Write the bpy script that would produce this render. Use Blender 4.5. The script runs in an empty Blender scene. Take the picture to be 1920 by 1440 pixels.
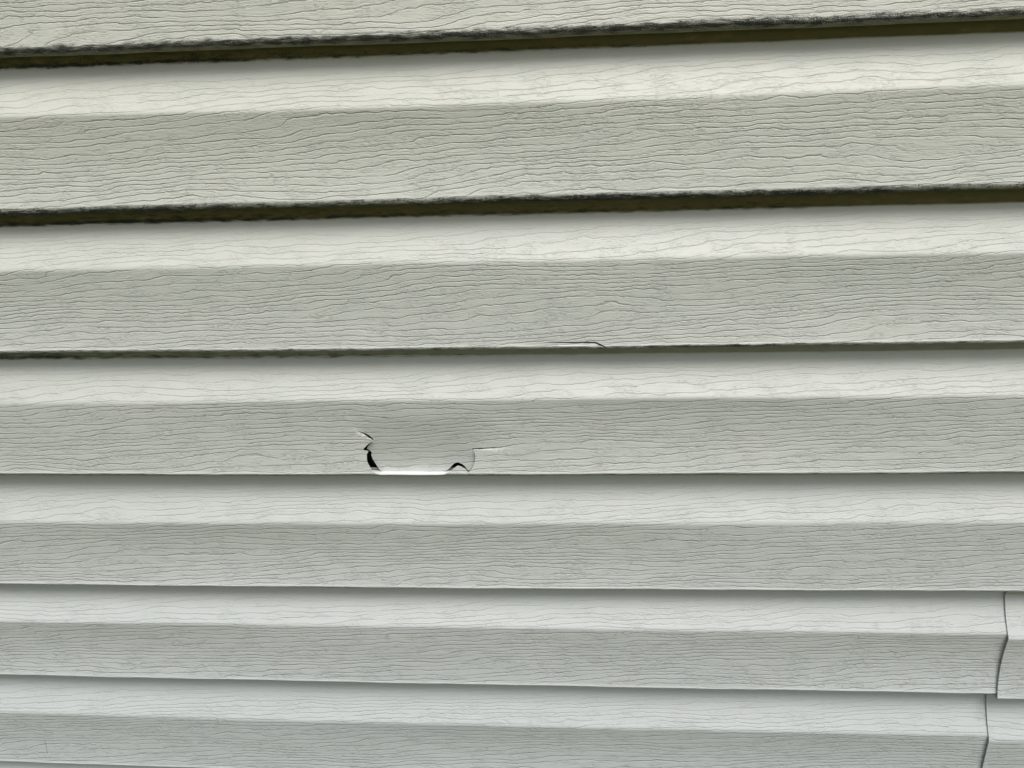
import bpy, math, random
import numpy as np
from mathutils import Vector, Matrix
from mathutils.geometry import delaunay_2d_cdt

sc = bpy.context.scene
R_ = math.radians
Z0 = 1.30                      # height of the topmost visible lip above the ground
C = 0.1143                     # exposure of one course of siding
# ------------------------------------------------------------------ camera
CAMH, CAMD, FPX = -0.0329036, 0.6027459, 1449.4566
RM = np.array([[0.9977288351320243, -0.03160047445165629, -0.05948597784792737],
               [0.008120523815523566, 0.9331128634790793, -0.3594919207754671],
               [0.06686724638457459, 0.35819239805487696, 0.931250222731056]])
cam_d = bpy.data.cameras.new('camera'); cam = bpy.data.objects.new('camera', cam_d)
sc.collection.objects.link(cam); sc.camera = cam
cam_d.sensor_width = 36; cam_d.lens = FPX / 1920 * 36
cam_d.clip_start = 0.02; cam_d.clip_end = 400
def W(x, t, z):                # wall frame (x right, t out of the wall, z up from the top lip) -> world
    return (x, -t, z + Z0)
_ax = [W(*(r[0], r[2], r[1])) for r in RM]
_ax = [Vector((a[0], a[1], a[2] - Z0)) for a in _ax]
M = Matrix.Identity(4)
for i in range(3):
    for j in range(3):
        M[j][i] = _ax[i][j]
M.translation = Vector(W(0, CAMD, CAMH))
cam.matrix_world = M
def unproj(px, py, t):         # photo pixel -> point at depth t in front of the wall frame
    d = RM.T @ np.array([(px - 960) / FPX, -(py - 720) / FPX, -1.0])
    s = (t - CAMD) / d[2]
    return d[0] * s, t, CAMH + d[1] * s
# ------------------------------------------------------------------ light
SUN_EL, SUN_AZ = R_(61), R_(18)
world = bpy.data.worlds.new('World'); sc.world = world; world.use_nodes = True
wn = world.node_tree.nodes; wl = world.node_tree.links; wn.clear()
sky = wn.new('ShaderNodeTexSky'); sky.sky_type = 'NISHITA'; sky.sun_disc = False
sky.sun_elevation = SUN_EL; sky.sun_rotation = math.pi - SUN_AZ
sky.air_density = 1.0; sky.dust_density = 4.0; sky.ozone_density = 1.0
hs = wn.new('ShaderNodeHueSaturation'); hs.inputs['Saturation'].default_value = 0.20
bg = wn.new('ShaderNodeBackground'); bg.inputs['Strength'].default_value = 0.11
wo = wn.new('ShaderNodeOutputWorld')
wl.new(sky.outputs[0], hs.inputs['Color']); wl.new(hs.outputs[0], bg.inputs[0]); wl.new(bg.outputs[0], wo.inputs[0])
sd = bpy.data.lights.new('sun', 'SUN'); sd.energy = 2.2; sd.angle = R_(28); sd.color = (1.0, 0.97, 0.90)
sun = bpy.data.objects.new('sun', sd); sc.collection.objects.link(sun)
sdir = Vector((math.sin(SUN_AZ) * math.cos(SUN_EL), -math.cos(SUN_AZ) * math.cos(SUN_EL), math.sin(SUN_EL)))
sun.rotation_euler = sdir.to_track_quat('Z', 'Y').to_euler(); sun.location = (1, -3, 5)
sc.view_settings.view_transform = 'Standard'; sc.view_settings.look = 'None'
sc.view_settings.exposure = 0.0; sc.view_settings.gamma = 1
sc.cycles.max_bounces = 8; sc.cycles.diffuse_bounces = 5
sc.cycles.use_denoising = True; sc.cycles.denoiser = 'OPENIMAGEDENOISE'; sc.cycles.denoising_input_passes = 'RGB_ALBEDO_NORMAL'

# ------------------------------------------------------------------ node helper
class NT:
    def __init__(s, mat):
        mat.use_nodes = True; s.t = mat.node_tree; s.t.nodes.clear()
    def n(s, typ, **kw):
        o = s.t.nodes.new(typ)
        for k, v in kw.items(): setattr(o, k, v)
        return o
    def put(s, inp, v):
        if hasattr(v, 'links') or hasattr(v, 'is_linked'): s.t.links.new(v, inp)
        else: inp.default_value = v
    def m(s, op, a, b=None, c=None, clamp=False):
        o = s.n('ShaderNodeMath', operation=op); o.use_clamp = clamp
        s.put(o.inputs[0], a)
        if b is not None: s.put(o.inputs[1], b)
        if c is not None: s.put(o.inputs[2], c)
        return o.outputs[0]
    def add(s, a, b): return s.m('ADD', a, b)
    def mul(s, a, b): return s.m('MULTIPLY', a, b)
    def sub(s, a, b): return s.m('SUBTRACT', a, b)
    def comb(s, x, y, z):
        o = s.n('ShaderNodeCombineXYZ')
        for i, v in enumerate((x, y, z)): s.put(o.inputs[i], v)
        return o.outputs[0]
    def noise(s, x, y, z, scale=1.0, detail=2.0, rough=0.5):
        o = s.n('ShaderNodeTexNoise'); o.noise_dimensions = '3D'
        s.t.links.new(s.comb(x, y, z), o.inputs['Vector'])
        o.inputs['Scale'].default_value = scale; o.inputs['Detail'].default_value = detail
        o.inputs['Roughness'].default_value = rough
        return o.outputs[0]
    def ramp(s, v, a, b, smooth=True):     # 0 at a, 1 at b
        o = s.n('ShaderNodeMapRange'); o.interpolation_type = 'SMOOTHSTEP' if smooth else 'LINEAR'
        s.put(o.inputs[0], v); o.inputs[1].default_value = a; o.inputs[2].default_value = b
        return o.outputs[0]
    def mix(s, f, a, b):
        o = s.n('ShaderNodeMix', data_type='RGBA')
        s.put(o.inputs[0], f)
        for i, v in ((6, a), (7, b)):
            if isinstance(v, tuple): o.inputs[i].default_value = (*v, 1) if len(v) == 3 else v
            else: s.t.links.new(v, o.inputs[i])
        return o.outputs[2]

GRAIN_H = 0.00039
def siding_material(segs):
    mat = bpy.data.materials.new('weathered embossed vinyl'); t = NT(mat)
    at = t.n('ShaderNodeAttribute', attribute_name='gc'); sp = t.n('ShaderNodeSeparateXYZ')
    t.t.links.new(at.outputs['Vector'], sp.inputs[0])
    X, S, D = sp.outputs                                   # millimetres along, millimetres down the profile, seed
    mk = t.n('ShaderNodeAttribute', attribute_name='mask'); sm = t.n('ShaderNodeSeparateXYZ')
    t.t.links.new(mk.outputs['Vector'], sm.inputs[0])
    MOLD, STAIN_SHADE, AMP = sm.outputs
    mu, ad, su = t.mul, t.add, t.sub
    # long grain lines: level sets of a field drifting across the board
    SP = 4.5
    wob = t.noise(mu(X, 1 / 13.0), mu(S, 1 / 11.0), D, 1, 3.5, 0.62)
    slow = mu(X, 1 / 170.0)
    def F(Sx):
        big = t.noise(slow, mu(Sx, 1 / 30.0), D, 1, 0.0)
        mid = t.noise(mu(X, 1 / 48.0), mu(Sx, 1 / 13.0), ad(D, 7.3), 1, 1.0, 0.5)
        f = ad(Sx, mu(big, 19.0)); f = ad(f, mu(mid, 6.5))
        return f
    base = mu(wob, 3.9)
    f0 = F(S); f1 = F(ad(S, 0.5))
    g0 = t.m('ABSOLUTE', mu(su(f1, f0), 2.0)); grad = t.m('MAXIMUM', g0, 0.3)
    ph = t.m('FRACT', mu(ad(ad(f0, mu(base, grad)), mu(X, 0.045)), 1 / SP))
    dist = t.m('DIVIDE', mu(su(ph, 0.5), SP), grad)        # signed mm from the line
    ln_id = t.noise(mu(X, 1 / 38.0), mu(S, 1 / 4.0), ad(D, 3.1), 1, 2.0, 0.6)
    live = t.ramp(ln_id, 0.32, 0.50)
    g = t.m('EXPONENT', mu(t.m('POWER', t.m('DIVIDE', dist, 0.36), 2.0), -1.0))
    g = mu(mu(g, ad(mu(live, 0.85), 0.15)), t.ramp(g0, 0.12, 0.42))
    # the little terrace between two lines
    terr = mu(t.m('FRACT', ad(ph, 0.5)), 0.45)
    # short pores
    p1 = t.noise(mu(X, 1 / 4.0), mu(S, 1 / 0.75), ad(D, 11.0), 1, 2.0, 0.6)
    p2 = t.noise(mu(X, 1 / 22.0), mu(S, 1 / 9.0), ad(D, 5.0), 1, 2.0, 0.6)
    patch = t.ramp(p2, 0.38, 0.62)
    pore = mu(t.ramp(p1, 0.48, 0.66), ad(mu(patch, 0.8), 0.20))
    p3 = t.noise(mu(X, 1 / 1.4), mu(S, 1 / 0.45), ad(D, 21.0), 1, 3.0, 0.7)
    rip = t.m('SINE', mu(ad(ad(f0, mu(base, grad)), mu(X, 0.045)), 6.28318 * 2.7 / SP))
    rip = mu(mu(rip, t.ramp(t.noise(mu(X, 1 / 16.0), mu(S, 1 / 3.0), ad(D, 15.0), 1, 2.0, 0.6), 0.42, 0.68)), 0.17)
    rel = su(ad(mu(terr, 0.55), rip), mu(g, 1.0)); rel = su(rel, mu(pore, 0.80)); rel = ad(rel, mu(su(p3, 0.5), 0.14))
    height = mu(mu(rel, AMP), GRAIN_H)
    # colour
    c1 = t.noise(mu(X, 1 / 45.0), mu(S, 1 / 20.0), ad(D, 31.0), 1, 3.0, 0.6)
    c2 = t.noise(mu(X, 1 / 18.0), mu(S, 1 / 6.0), ad(D, 41.0), 1, 2.0, 0.6)
    col = t.mix(t.ramp(c1, 0.35, 0.65), COL_A, COL_B)
    col = t.mix(mu(t.ramp(c2, 0.45, 0.75), 0.35), col, COL_C)
    line_dark = mu(mu(g, AMP), 0.24)  # darker colour along the grain lines
    lowc = t.ramp(S, -20.0, 720.0, False)  # light turning cooler and dimmer down the wall, painted into the colour
    col = t.mix(lowc, t.mix(0.55, col, (0.605, 0.612, 0.550)), t.mix(0.78, col, (0.500, 0.542, 0.567)))
    drip = t.noise(mu(X, 1 / 9.0), mu(S, 1 / 160.0), ad(D, 91.0), 1, 4.0, 0.65)
    col = t.mix(mu(t.ramp(drip, 0.50, 0.80), 0.09), col, (0.40, 0.40, 0.31))
    col = t.mix(line_dark, col, (0.19, 0.16, 0.15))
    col = t.mix(mu(mu(pore, AMP), 0.07), col, (0.19, 0.17, 0.15))
    # olive-brown stain, and the shade under the lips painted with it
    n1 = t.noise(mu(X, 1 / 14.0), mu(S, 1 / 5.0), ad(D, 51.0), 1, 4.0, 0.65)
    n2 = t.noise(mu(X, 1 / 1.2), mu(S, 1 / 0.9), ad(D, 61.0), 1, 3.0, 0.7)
    st = mu(STAIN_SHADE, ad(0.80, mu(n1, 0.4)))
    olivec = t.mix(t.ramp(n1, 0.35, 0.65), (0.115, 0.088, 0.022), (0.085, 0.078, 0.018))
    col = t.mix(t.m('MINIMUM', st, 0.97), col, olivec)
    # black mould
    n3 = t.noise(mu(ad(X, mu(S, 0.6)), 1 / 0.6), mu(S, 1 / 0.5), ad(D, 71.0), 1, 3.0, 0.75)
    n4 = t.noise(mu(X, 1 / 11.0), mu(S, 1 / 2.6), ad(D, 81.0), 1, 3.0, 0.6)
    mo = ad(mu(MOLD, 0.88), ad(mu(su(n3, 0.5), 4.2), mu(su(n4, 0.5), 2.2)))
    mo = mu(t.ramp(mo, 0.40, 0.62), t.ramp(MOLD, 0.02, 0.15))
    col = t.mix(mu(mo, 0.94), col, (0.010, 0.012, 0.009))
    # specks
    vo = t.n('ShaderNodeTexVoronoi'); vo.inputs['Scale'].default_value = 0.055
    t.t.links.new(t.comb(X, mu(S, 1.6), D), vo.inputs['Vector'])
    spk = t.m('LESS_THAN', vo.outputs['Distance'], 0.022)
    col = t.mix(mu(spk, 0.75), col, (0.03, 0.03, 0.02))
    # stress-whitened crack tips and one scuff
    for (ax, ay, bx, by, w, c, k) in segs:
        dx, dy = bx - ax, by - ay; L2 = dx * dx + dy * dy
        h = t.m('DIVIDE', ad(mu(su(X, ax), dx), mu(su(S, ay), dy)), L2, clamp=True)
        ex = su(su(X, ax), mu(h, dx)); ey = su(su(S, ay), mu(h, dy))
        q = t.m('DIVIDE', t.m('SQRT', ad(mu(ex, ex), mu(ey, ey))), w)
        f = t.m('EXPONENT', mu(mu(q, q), -1.0))
        col = t.mix(mu(f, k), col, c)
    bs = t.n('ShaderNodeBsdfPrincipled'); bs.inputs['Roughness'].default_value = 0.50
    bs.inputs['Specular IOR Level'].default_value = 0.35
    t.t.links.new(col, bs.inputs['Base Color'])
    rg = ad(0.46, mu(t.m('MAXIMUM', STAIN_SHADE, mo), 0.4)); t.t.links.new(rg, bs.inputs['Roughness'])
    hh = ad(height, mu(mu(mo, n2), 0.0004)); hh = ad(hh, mu(mu(su(n1, 0.5), STAIN_SHADE), 0.0003))
    bp = t.n('ShaderNodeBump'); bp.inputs['Strength'].default_value = 1.0; bp.inputs['Distance'].default_value = 1.0
    t.t.links.new(hh, bp.inputs['Height']); t.t.links.new(bp.outputs[0], bs.inputs['Normal'])
    out = t.n('ShaderNodeOutputMaterial'); t.t.links.new(bs.outputs[0], out.inputs[0])
    return mat
COL_A = (0.595, 0.595, 0.555); COL_B = (0.545, 0.562, 0.528); COL_C = (0.62, 0.60, 0.575)

def plain(name, col, rough=0.7, var=0.15, scale=8.0, bump=0.0):
    mat = bpy.data.materials.new(name); t = NT(mat)
    tc = t.n('ShaderNodeTexCoord'); no = t.n('ShaderNodeTexNoise'); no.inputs['Scale'].default_value = scale
    no.inputs['Detail'].default_value = 6; t.t.links.new(tc.outputs['Object'], no.inputs['Vector'])
    a = tuple(c * (1 - var) for c in col); b = tuple(min(1, c * (1 + var)) for c in col)
    c = t.mix(t.ramp(no.outputs[0], 0.3, 0.7), a, b)
    bs = t.n('ShaderNodeBsdfPrincipled'); bs.inputs['Roughness'].default_value = rough
    t.t.links.new(c, bs.inputs['Base Color'])
    if bump:
        bp = t.n('ShaderNodeBump'); bp.inputs['Distance'].default_value = bump
        t.t.links.new(no.outputs[0], bp.inputs['Height']); t.t.links.new(bp.outputs[0], bs.inputs['Normal'])
    out = t.n('ShaderNodeOutputMaterial'); t.t.links.new(bs.outputs[0], out.inputs[0])
    return mat

# ------------------------------------------------------------------ the siding profile
P_LIP, Q_CR, KF = 0.01614, 0.0163, 0.38016
def NH(m): return 0.0068 if m <= 1 else (0.0034 if m == 2 else 0.0030)      # height and depth of the rounded lip
def ND(m): return 0.0048 if m <= 1 else 0.0016
def poly(c, x, lo=-0.6, hi=0.45):
    x = min(max(x, lo), hi); return float(np.polyval(c, x)) * 0.001
WL = {0: [3.97, .23, -1.38], 1: [-1.45, 1.49, .61], 2: [7.98, .09, -.64], 3: [7.31, 2.63, .54],
      4: [5.32, 3.51, -1.49], 5: [4.2, -.87, 1.95], 6: [-10., -3.5]}
WK = {0: [14.64, .58, .1], 1: [-3.22, -.89, .43], 2: [-2.46, .82, .22], 3: [7.98, 5.47, -2.99],
      4: [.09, -.28], 5: [8.69, -2.03, -3.63]}
WS = {0: [1.76, -1.08, .68], 1: [1.39, .14, -.9], 2: [5.77, -1.87, -1.72]}
def ripple(n, x, k=1.0):       # slight hand-made irregularity of a long plastic edge
    return 0.00022 * k * (math.sin(x * 23 + n * 1.7) + 0.6 * math.sin(x * 61 + n * 4.1) + 0.35 * math.sin(x * 140 + n))
def lip(n, x): return -n * C + poly(WL.get(n, [0]), x) + ripple(n, x)
def crease(n, x): return -(n + KF) * C + poly(WK.get(n, [0]), x) + ripple(n + 9, x)
def strip(n, x): return -n * C - 0.0087 + poly(WS[n] if n in WS else WL.get(n, [0]), x) + ripple(n + 5, x, .7)
def belly(n, x): return 0.0010 * math.sin(x * 6.3 + n * 2.1) + 0.0004 * math.sin(x * 17 + n * 1.3) + 0.00012 * math.sin(x * 52 + n)
def smooth(a): a = min(max(a, 0.0), 1.0); return a * a * (3 - 2 * a)
def interp(pts, x):
    return float(np.interp(x, [p[0] for p in pts], [p[1] for p in pts]))

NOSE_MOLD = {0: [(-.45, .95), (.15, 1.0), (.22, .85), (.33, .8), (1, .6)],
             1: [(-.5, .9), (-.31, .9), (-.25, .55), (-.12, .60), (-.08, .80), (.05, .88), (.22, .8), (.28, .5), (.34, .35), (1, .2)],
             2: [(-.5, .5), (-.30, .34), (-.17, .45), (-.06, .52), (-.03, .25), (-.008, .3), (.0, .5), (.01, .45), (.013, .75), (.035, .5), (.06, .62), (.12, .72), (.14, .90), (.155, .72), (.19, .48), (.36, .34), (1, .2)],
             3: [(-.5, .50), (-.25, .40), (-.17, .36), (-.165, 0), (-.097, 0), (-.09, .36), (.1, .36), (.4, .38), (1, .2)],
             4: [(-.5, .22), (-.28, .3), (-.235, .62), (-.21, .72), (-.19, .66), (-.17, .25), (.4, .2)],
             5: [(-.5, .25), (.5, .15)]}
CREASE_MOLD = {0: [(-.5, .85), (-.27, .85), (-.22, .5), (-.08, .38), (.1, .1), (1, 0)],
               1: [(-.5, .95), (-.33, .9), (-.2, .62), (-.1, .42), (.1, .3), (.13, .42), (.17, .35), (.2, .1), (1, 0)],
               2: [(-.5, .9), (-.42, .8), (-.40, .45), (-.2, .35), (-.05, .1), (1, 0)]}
STAIN_SHADE_N = {0: 1.0, 1: 1.0, 2: .66, 3: .5, 4: .35, 5: .25}  # strength of the olive-brown stain and painted under-lip shade, per lip
def stain_shade(n): return STAIN_SHADE_N.get(n, .9 if n < 0 else .25)

def soft_min(a, b, k):
    h = max(k - abs(a - b), 0.0) / k
    return min(a, b) - h * h * k * 0.25
FLARE = 0.0027
def depth_at(n, x, z):
    """front surface depth at height z between strip bottom and lip n+1"""
    zs, zc, zl = strip(n, x), crease(n, x), lip(n + 1, x)
    b = (zs - z) / (zs - zc)
    tb = Q_CR * (0.50 * b + 0.50 * b * b)
    H, Dp = NH(n + 1), ND(n + 1)
    f = (zc - z) / (zc - (zl + H)); ff = min(max(f, -0.2), 1.0)
    tf = Q_CR + (P_LIP - Q_CR) * ff - FLARE * 4 * ff * (1 - ff) * (0.75 + 0.35 * ff) + belly(n, x) * 4 * max(ff, 0) * (1 - max(ff, 0))
    t = soft_min(tb, tf, 0.0016)
    if z < zl + H:
        u = min((zl + H - z) / H, 1.0)
        t = P_LIP - Dp * (1 - math.sqrt(max(1 - u * u, 0))) + 0.0006 * (1 - u)**2 * u * 4
    return t
def s_of(n, x, z):             # distance down the sheet, mm, counted from the course's nominal top
    return (n * C * 1.18 + (strip(n, x) - z)) * 1000.0
def masks(n, x, z):
    """mould, stain, grain amplitude on the front surface of course n"""
    zs, zc, zl = strip(n, x), crease(n, x), lip(n + 1, x)
    mold = 0.0; st = 0.0
    dn = (z - zl)                                     # height above the lip
    m = interp(NOSE_MOLD.get(n + 1, [(0, .3 if n < 0 else .1)]), x)
    wide = {0: 1.0, 1: .80, 2: .42}.get(n + 1, .26)
    if dn < 0.012:
        a = dn / (0.0068 * wide)                      # 0 at the lip, 1 at the top of the mouldy band
        up = smooth((1.28 - a) / 0.75)
        lo = smooth(a / 0.30 + .25) if n + 1 <= 0 else 1.0
        mold = m * up * lo
        if n + 1 == 0: mold *= .30 + .70 * smooth((a - .22) / .22)
        st = stain_shade(n + 1) * smooth((0.75 * wide - dn / 0.0068) / 0.55)
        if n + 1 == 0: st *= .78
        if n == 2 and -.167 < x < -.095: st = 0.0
    d = zs - z                                        # below the strip edge
    if d < 0.004:
        cm = interp(CREASE_MOLD.get(n, [(0, 0)]), x)
        mold = max(mold, cm * math.exp(-((d - 0.0002) / 0.0011)**2))
        st = max(st, stain_shade(n) * smooth(((0.0016 if n < 2 else .0014) - d) / (0.0022 if n < 2 else .0036)))
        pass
    if d < 0.014: st = max(st, stain_shade(n) * 0.20 * smooth((0.014 - d) / 0.014))  # greenish shade below the lip, painted onto the top of the bevel
    b = min(max((zs - z) / (zs - zc), 0), 1.0)
    amp = (0.10 + 0.58 * smooth(b * 1.2)) if b < 0.97 else 0.68 + 0.32 * smooth((zc - z) / 0.004)
    amp *= 0.25 + 0.75 * smooth(dn / 0.006)
    return mold, st, amp

class Sheet:
    def __init__(s): s.v = []; s.f = []; s.gc = []; s.mk = []
    def vert(s, x, t, z, gc, mk):
        s.v.append(W(x, t, z)); s.gc.append(gc); s.mk.append(mk); return len(s.v) - 1
    def build(s, name, mats, parent, merge=True, thick=0.0011):
        me = bpy.data.meshes.new(name); me.from_pydata(s.v, [], s.f); me.update()
        a = me.attributes.new('gc', 'FLOAT_VECTOR', 'POINT'); a.data.foreach_set('vector', np.array(s.gc, dtype=np.float32).ravel())
        a = me.attributes.new('mask', 'FLOAT_VECTOR', 'POINT'); a.data.foreach_set('vector', np.array(s.mk, dtype=np.float32).ravel())
        if merge:
            import bmesh
            bm = bmesh.new(); bm.from_mesh(me); bmesh.ops.remove_doubles(bm, verts=bm.verts, dist=2e-5)
            bm.to_mesh(me); bm.free()
        for m in mats: me.materials.append(m)
        me.polygons.foreach_set('use_smooth', [True] * len(me.polygons))
        o = bpy.data.objects.new(name, me); sc.collection.objects.link(o); o.parent = parent
        if thick:
            md = o.modifiers.new('thickness', 'SOLIDIFY'); md.thickness = thick; md.offset = -1
            md.material_offset = 1; md.material_offset_rim = 0; md.use_rim = True
            es = o.modifiers.new('crisp cut edges', 'EDGE_SPLIT'); es.split_angle = R_(50)
        return o

def rows_for(n, x, last):
    """(t, z, s, mask) down course n at x: strip, bevel, face, nose, leg"""
    zs, zc, zl = strip(n, x), crease(n, x), lip(n + 1, x)
    R = []
    s_st = stain_shade(n)
    ztop = lip(n, x) + 0.0006
    for a in (0.0, 0.35, 0.7, 0.93):                 # strip, leaning inward as it goes down
        z = ztop + (zs - ztop) * a; t = 0.0036 * (1 - a)
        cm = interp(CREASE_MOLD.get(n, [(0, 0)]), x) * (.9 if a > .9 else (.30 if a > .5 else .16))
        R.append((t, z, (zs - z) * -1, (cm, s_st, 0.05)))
    zn = zl + NH(n + 1)
    zz = [zs, zs - .0006, zs - .0012, zs - .002, zs - .0035]
    zz += list(np.linspace(zs - .006, zc + .004, 9))
    zz += [zc + .0028, zc + .0018, zc + .0009, zc, zc - .0009, zc - .0018, zc - .003, zc - .0045]
    zz += list(np.linspace(zc - .008, zn + .0055, 12)) + [zn + .004, zn + .002, zn]
    zz += [zl + NH(n + 1) * math.cos(a) for a in np.linspace(0, math.pi / 2, 13)[1:]]
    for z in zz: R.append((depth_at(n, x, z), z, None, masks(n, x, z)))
    te = P_LIP - ND(n + 1)
    m2 = stain_shade(n + 1)
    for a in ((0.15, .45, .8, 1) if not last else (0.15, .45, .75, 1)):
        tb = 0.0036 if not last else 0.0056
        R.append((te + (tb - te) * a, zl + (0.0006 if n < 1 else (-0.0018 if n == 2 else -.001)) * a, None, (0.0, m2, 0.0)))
    if last: R.append((0.0056, zl + 0.009, None, (0, 0, 0)))
    return R

SEED = {}
def panel(name, parent, mats, c0, x0, x1, dt=0.0, dz=0.0, seed=0.0, patches=(), step=0.01, shear=0.0):
    """one double sheet hung on the wall: its two clapboards, and the torn flap where there is one"""
    root = bpy.data.objects.new(name, None); sc.collection.objects.link(root); root.parent = parent
    for k in (0, 1):
        n = c0 + k; sh = Sheet(); pk = [p for p in patches if p['n'] == n]
        xs = list(np.arange(x0, x1 - step * .5, step)) + [x1]
        xs = sorted(set([round(v, 5) for v in xs] + [round(b, 5) for p in pk for b in (p['xa'], p['xb'])]))
        grid = []; kinds = []; sd_ = seed + 13.7 * k
        for x in xs:
            zt = lip(n, x)
            col = [(0.0036, zt + 0.014, 0, (0, .4, 0))] if k == 0 else []     # nail flange behind the sheet above
            col += rows_for(n, x, k == 1)
            col = [(t, z, s_of(n, x, z), mk) for (t, z, _, mk) in col]
            grid.append([sh.vert(x + shear * (-z - .469), t + dt, z + dz, (x * 1000, sv, sd_), mk) for (t, z, sv, mk) in col]); kinds.append(col)
        for i in range(len(xs) - 1):
            for j in range(len(grid[0]) - 1):
                if any(p['xa'] - 1e-6 <= xs[i] and xs[i + 1] <= p['xb'] + 1e-6 and p['r0'] <= j < p['r1'] for p in pk): continue
                sh.f.append((grid[i][j], grid[i + 1][j], grid[i + 1][j + 1], grid[i][j + 1])[::-1])
        fl = None
        for p in pk:
            fl = Sheet() if p.get('flap') else None
            cut_patch(sh, fl, p, xs, kinds, sd_)
        sh.build('clapboard', mats, root, thick=.0006 if pk else .0011)
        if fl:
            o = fl.build('torn_flap', mats, root, merge=False, thick=.0006); o['label'] = 'torn tongue of vinyl pushed in behind the hole'
    return root

ROWS_PER = None
def inside(p, poly_):
    x, y = p; c = False; j = len(poly_) - 1
    for i in range(len(poly_)):
        xi, yi = poly_[i]; xj, yj = poly_[j]
        if (yi > y) != (yj > y) and x < (xj - xi) * (y - yi) / (yj - yi) + xi: c = not c
        j = i
    return c
def densify(pts, step, closed=True):
    out = []; m = len(pts)
    for i in range(m if closed else m - 1):
        a, b = pts[i], pts[(i + 1) % m]; d = math.hypot(b[0] - a[0], b[1] - a[1]); k = max(1, int(math.ceil(d / step)))
        for q in range(k): out.append((a[0] + (b[0] - a[0]) * q / k, a[1] + (b[1] - a[1]) * q / k))
    if not closed: out.append(pts[-1])
    return out
def proj_px(x, t, z):
    q = RM @ np.array([x, z - CAMH, t - CAMD]); return 960 + FPX * q[0] / -q[2], 720 - FPX * q[1] / -q[2]

def cut_patch(sh, fsh, p, xs, kinds, seed):
    """retriangulate part of a course between grid rows r0..r1 with an opening cut in it"""
    n = p['n']; xa, xb = p['xa'], p['xb']; r0, r1 = p['r0'], p['r1']; g = p['grid']
    cols = [i for i, x in enumerate(xs) if xa - 1e-6 <= x <= xb + 1e-6]
    def emit(sh, points, edges, keep, dent):
        res = delaunay_2d_cdt([Vector(q) for q in points], edges, [], 0, 1e-7)
        vs, fs = res[0], res[2]
        ids = {}
        for f in fs:
            cx = sum(vs[i][0] for i in f) / len(f); cz = sum(vs[i][1] for i in f) / len(f)
            if not keep((cx, cz)): continue
            fl = []
            for i in f:
                if i not in ids:
                    x, z = vs[i]; t = depth_at(n, x, z)
                    px, py = proj_px(x, t, z); d = dent(px, py, (cx, cz))
                    gx, gs = x * 1000, s_of(n, x, z)
                    k = 1 + d / (CAMD - t)
                    X = x * k; T = CAMD + (t - CAMD) * k; Z = CAMH + (z - CAMH) * k
                    ids[i] = sh.vert(X, T, Z, (gx, gs, seed), masks(n, x, z))
                fl.append(ids[i])
            a, b, c = [Vector(sh.v[q]) for q in fl[:3]]
            if (b - a).cross(c - a).y > 0: fl = fl[::-1]
            sh.f.append(tuple(fl))
    # border + interior points
    pts = []; edges = []
    top = [(xs[i], kinds[i][r0][1]) for i in cols]; bot = [(xs[i], kinds[i][r1][1]) for i in cols]
    lef = [(xa, kinds[cols[0]][j][1]) for j in range(r0, r1 + 1)]; rig = [(xb, kinds[cols[-1]][j][1]) for j in range(r0, r1 + 1)]
    border = lef[:-1] + bot[:-1] + rig[::-1][:-1] + top[::-1][:-1]
    hole = densify(p['hole'], p['hstep'])
    def ring(P):
        o = len(pts); pts.extend(P); edges.extend((o + i, o + (i + 1) % len(P)) for i in range(len(P)))
    ring(border); ring(hole)
    flat = np.array(hole); inner = []
    zlo = min(q[1] for q in bot); zhi = max(q[1] for q in top)
    fine = []
    x = xa + g * .7
    while x < xb - g * .4:
        zt = np.interp(x, [q[0] for q in top], [q[1] for q in top]); zb = np.interp(x, [q[0] for q in bot], [q[1] for q in bot])
        zn = lip(n + 1, x) + NH(n + 1)
        zs_ = list(np.arange(zt - g, zn, -g)) + [lip(n + 1, x) + NH(n + 1) * math.cos(a) for a in np.linspace(0, math.pi / 2, 13)[:-1]]
        for z in zs_:
            if zb + .0003 < z < zt - .0003: fine.append((x, z))
        x += g
    def near(q, A, d): return np.min((A[:, 0] - q[0])**2 + (A[:, 1] - q[1])**2) < d * d
    outer_pts = [q for q in fine if not inside(q, hole) and not near(q, flat, p['hstep'] * .45)]
    pts.extend(outer_pts)
    emit(sh, pts, edges, lambda q: not inside(q, hole), lambda px, py, c: p['dent'](px, py, False))
    if p.get('flap'):
        pts = []; edges = []
        fl = densify(p['flap'], p['hstep']); ring(fl); A = np.array(fl)
        pts.extend([q for q in fine if inside(q, fl) and not near(q, A, p['hstep'] * .45)])
        emit(fsh, pts, edges, lambda q: inside(q, fl), lambda px, py, c: p['dent'](px, py, True))

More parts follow.
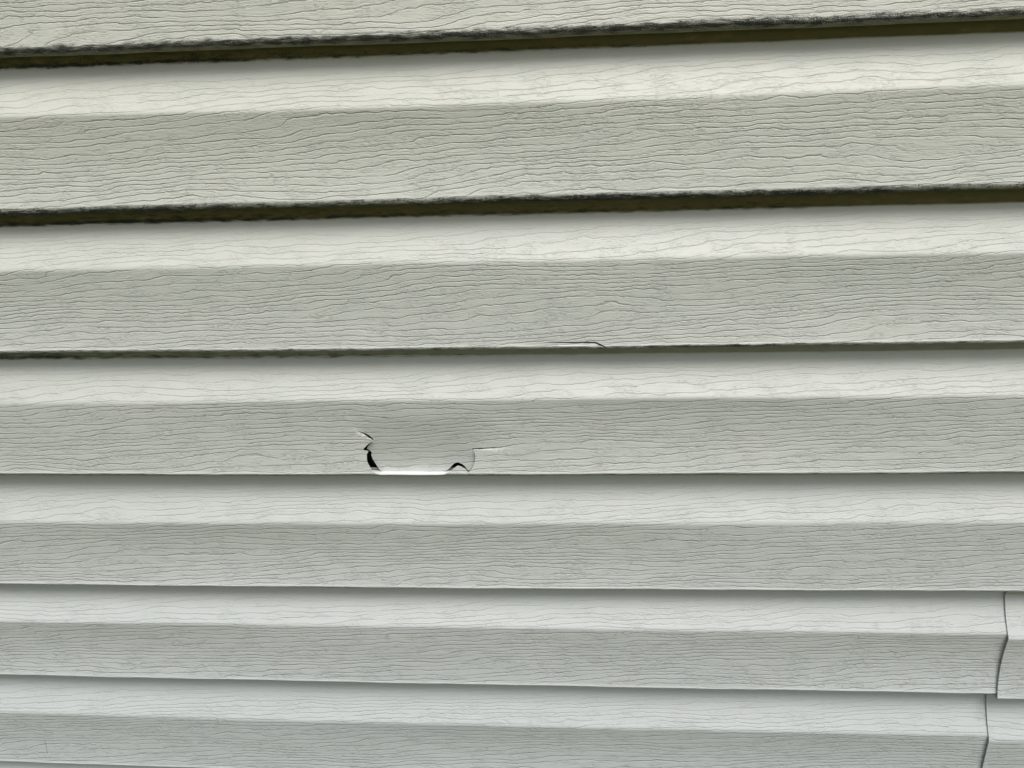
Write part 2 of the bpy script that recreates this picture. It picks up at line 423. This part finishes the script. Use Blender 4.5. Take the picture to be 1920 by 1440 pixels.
# ------------------------------------------------------------------ the break in the third sheet
def px2xz(n, pts):
    out = []
    for px, py in pts:
        t = P_LIP
        for _ in range(12):
            x, _t, z = unproj(px, py, t); z2 = max(z, lip(n + 1, x) + 0.0004); t = depth_at(n, x, z2)
        out.append((x, z))
    return out
HINGE = [(700.5, 823.5), (745, 828), (800, 833), (850, 838), (884.5, 841)]
crack_l_up = [(683, 811.5), (668, 806.5)]                    # from hinge outwards
crack_l_dn = [(682, 813.5), (690, 819), (699, 826)]
hole_px = HINGE[::-1] + [(692, 816)] + crack_l_up + crack_l_dn + \
    [(690, 833), (683, 840), (680, 844), (690.5, 846), (687.5, 853), (688, 865), (693, 875), (699.5, 885), (705, 888.6), (714, 890.4), (730, 890.9),
     (760, 891.0), (795, 890.7), (822, 890.5), (833, 889.6), (843, 885), (849, 880), (855, 875), (859, 873.2), (866, 875.5), (873, 880), (877.5, 886),
     (881, 883.5), (885.5, 877), (889.5, 868), (891, 858), (889.5, 849), (886.5, 843.2)] + [(893, 842.4), (903, 841.6), (922, 840.4), (948, 839.6), (922, 839.2), (903, 839.6), (893, 840.2)]
flap_px = HINGE + [(886.3, 844), (889, 850), (890.4, 858), (888.9, 868), (884.5, 877), (880, 882.5), (876.8, 881.5), (873, 875.5), (866, 869.5), (859, 867.0), (852, 868.5),
     (845, 875.5), (838, 882), (830, 884.2), (790, 884.5), (750, 884.4), (718, 884.2), (713, 882), (706.5, 873), (699, 861), (696, 853), (697, 847.5), (688, 841), (690, 836), (694, 831)]
def hz(px): return float(np.interp(px, [660, 668, 700, 886, 950, 960], [806, 808, 824, 841, 840.5, 840]))
def dent3(px, py, flap):
    q = max(py - 776, 0) / 107.0; A = 0.0094 * (q * q / (q + 0.20)) * 1.12
    side = smooth((px - 650) / 55.0) * smooth((965 - px) / 130.0)
    if flap:
        return A * (side * .9 + .1)
    if py > hz(px) + 1.0: return 0.0
    return A * (side * .9 + .1) * smooth((px - 655) / 14.0) * smooth((958 - px) / 24.0)
hole_px = [(x, y) for x, y in hole_px]
# long chip along the lip of the sheet's upper course (E2)
chip_px = [(1012, 642.8), (1035, 640.8), (1060, 640.9), (1080, 641.3), (1100, 640.6), (1117, 640.7), (1127, 645.5), (1136, 650.3), (1141, 653.2),
           (1136, 653.8), (1130, 651), (1121, 646.4), (1115, 643.4), (1104, 643.9), (1090, 643.2), (1078, 643.9), (1060, 643.0), (1035, 642.2)]
def dent2(px, py, flap):
    if py > float(np.interp(px, [1000, 1012, 1035, 1117, 1140], [646, 643, 641.5, 641.7, 652])):
        return 0.0008 * smooth((px - 1005) / 45.0) * smooth((1136 - px) / 18.0)
    return 0.0

def scuff(n, a, b, w, c, k):
    A = px2xz(n, [a])[0]; B = px2xz(n, [b])[0]
    return (A[0] * 1000, s_of(n, A[0], A[1]), B[0] * 1000, s_of(n, B[0], B[1]), w, c, k)
SEGS = [scuff(2, (664, 804.5), (682, 810), .50, (.80, .80, .78), .7), scuff(2, (640, 801), (668, 806.5), .6, (.62, .62, .60), .5),
        scuff(2, (930, 838.8), (962, 842), .7, (.66, .66, .64), .6),
        scuff(1, (1050, 647), (1118, 647.5), 1.7, (.80, .79, .79), .75),
        scuff(5, (84, 1388), (89, 1412), .45, (.14, .14, .12), .65), scuff(5, (296, 1388), (299, 1389), .4, (.05, .05, .04), .7)]
MV = siding_material(SEGS)
MI = plain('unweathered white vinyl', (0.82, 0.83, 0.84), 0.45, 0.02)
MSH = plain('tarred sheathing paper', (0.030, 0.028, 0.026), 0.95, 0.3, 20)
MGR = plain('lawn', (0.080, 0.100, 0.030), 0.95, 0.5, 14, 0.01)
MFO = plain('foundation concrete', (0.30, 0.29, 0.27), 0.9, 0.2, 12, 0.003)

# ------------------------------------------------------------------ structure
def sheet_obj(name, verts, faces, mat, parent=None):
    me = bpy.data.meshes.new(name); me.from_pydata(verts, [], faces); me.materials.append(mat)
    o = bpy.data.objects.new(name, me); sc.collection.objects.link(o); o.parent = parent; return o
def box(name, x0, x1, y0, y1, z0, z1, mat, parent=None):
    v = [(x, y, z) for z in (z0, z1) for y in (y0, y1) for x in (x0, x1)]
    f = [(0, 2, 3, 1), (4, 5, 7, 6), (0, 1, 5, 4), (2, 6, 7, 3), (0, 4, 6, 2), (1, 3, 7, 5)]
    return sheet_obj(name, v, f, mat, parent)
G = 150
gr = sheet_obj('ground', [(-G, -G, 0), (G, -G, 0), (G, G, 0), (-G, G, 0)], [(0, 1, 2, 3)], MGR); gr['kind'] = 'structure'

wall = bpy.data.objects.new('house_wall', None); sc.collection.objects.link(wall)
wall['label'] = 'weathered off-white vinyl siding wall with mouldy lips and a broken hole'
wall['category'] = 'house wall'; wall['kind'] = 'thing'
XA, XB = -2.4, 2.4
box('sheathing', XA, XB, 0.0135, 0.10, 0.16, Z0 + 1.15, MSH, wall)
box('foundation', XA + .01, XB - .01, 0.020, 0.11, 0.002, 0.158, MFO, wall)

NR = len(rows_for(0, 0, False))
def rowidx(course_in_panel, k): return (1 if course_in_panel == 0 else 0) + k
# row numbers inside a course: 0-3 strip, 4-8 edge, 9-17 bevel, 18-25 crease, 26-37 face, 38-40, 41-52 nose
FACE0, NOSEEND = 26, 52
hole = px2xz(2, hole_px); flap = px2xz(2, flap_px)
chip = px2xz(1, chip_px)
pt3 = dict(n=2, xa=-.21, xb=-.03, r0=rowidx(0, FACE0), r1=rowidx(0, NOSEEND), grid=.0022, hstep=.0012, hole=hole, flap=flap, dent=dent3)
pt1 = dict(n=1, xa=-.03, xb=.05, r0=rowidx(1, 36), r1=rowidx(1, NOSEEND), grid=.0014, hstep=.0009, hole=chip, dent=dent2)
def sid(c0, lab, x0=XA, x1=XB, **k):
    o = panel('siding_panel', wall, [MV, MI], c0, x0, x1, **k)
    if lab: o['label'] = lab
    return o
sid(-2, 'topmost panel in view, with thick black mould along its bottom lip', seed=3.3)
sid(0, 'second panel down, with a short crack at its bottom lip', seed=21.4, patches=[pt1])
sid(2, 'middle panel with the torn hole and pushed-in flap', seed=45.1, patches=[pt3])
sid(4, 'clean grey-white panel left of the vertical seam', x1=.425, seed=67.7)
sid(4, 'short panel lapped over its neighbour at the lower right corner', x0=.3906, dt=.0034, dz=-.0026, shear=.04, seed=88.2)
sid(6, 'lowest panel, only its top edge showing at the bottom left', seed=101.9)
sid(-4, None, seed=120.0, step=.03); sid(-6, None, seed=131.0, step=.03); sid(-8, None, seed=142.0, step=.03)
sid(8, None, seed=155.0, step=.03)
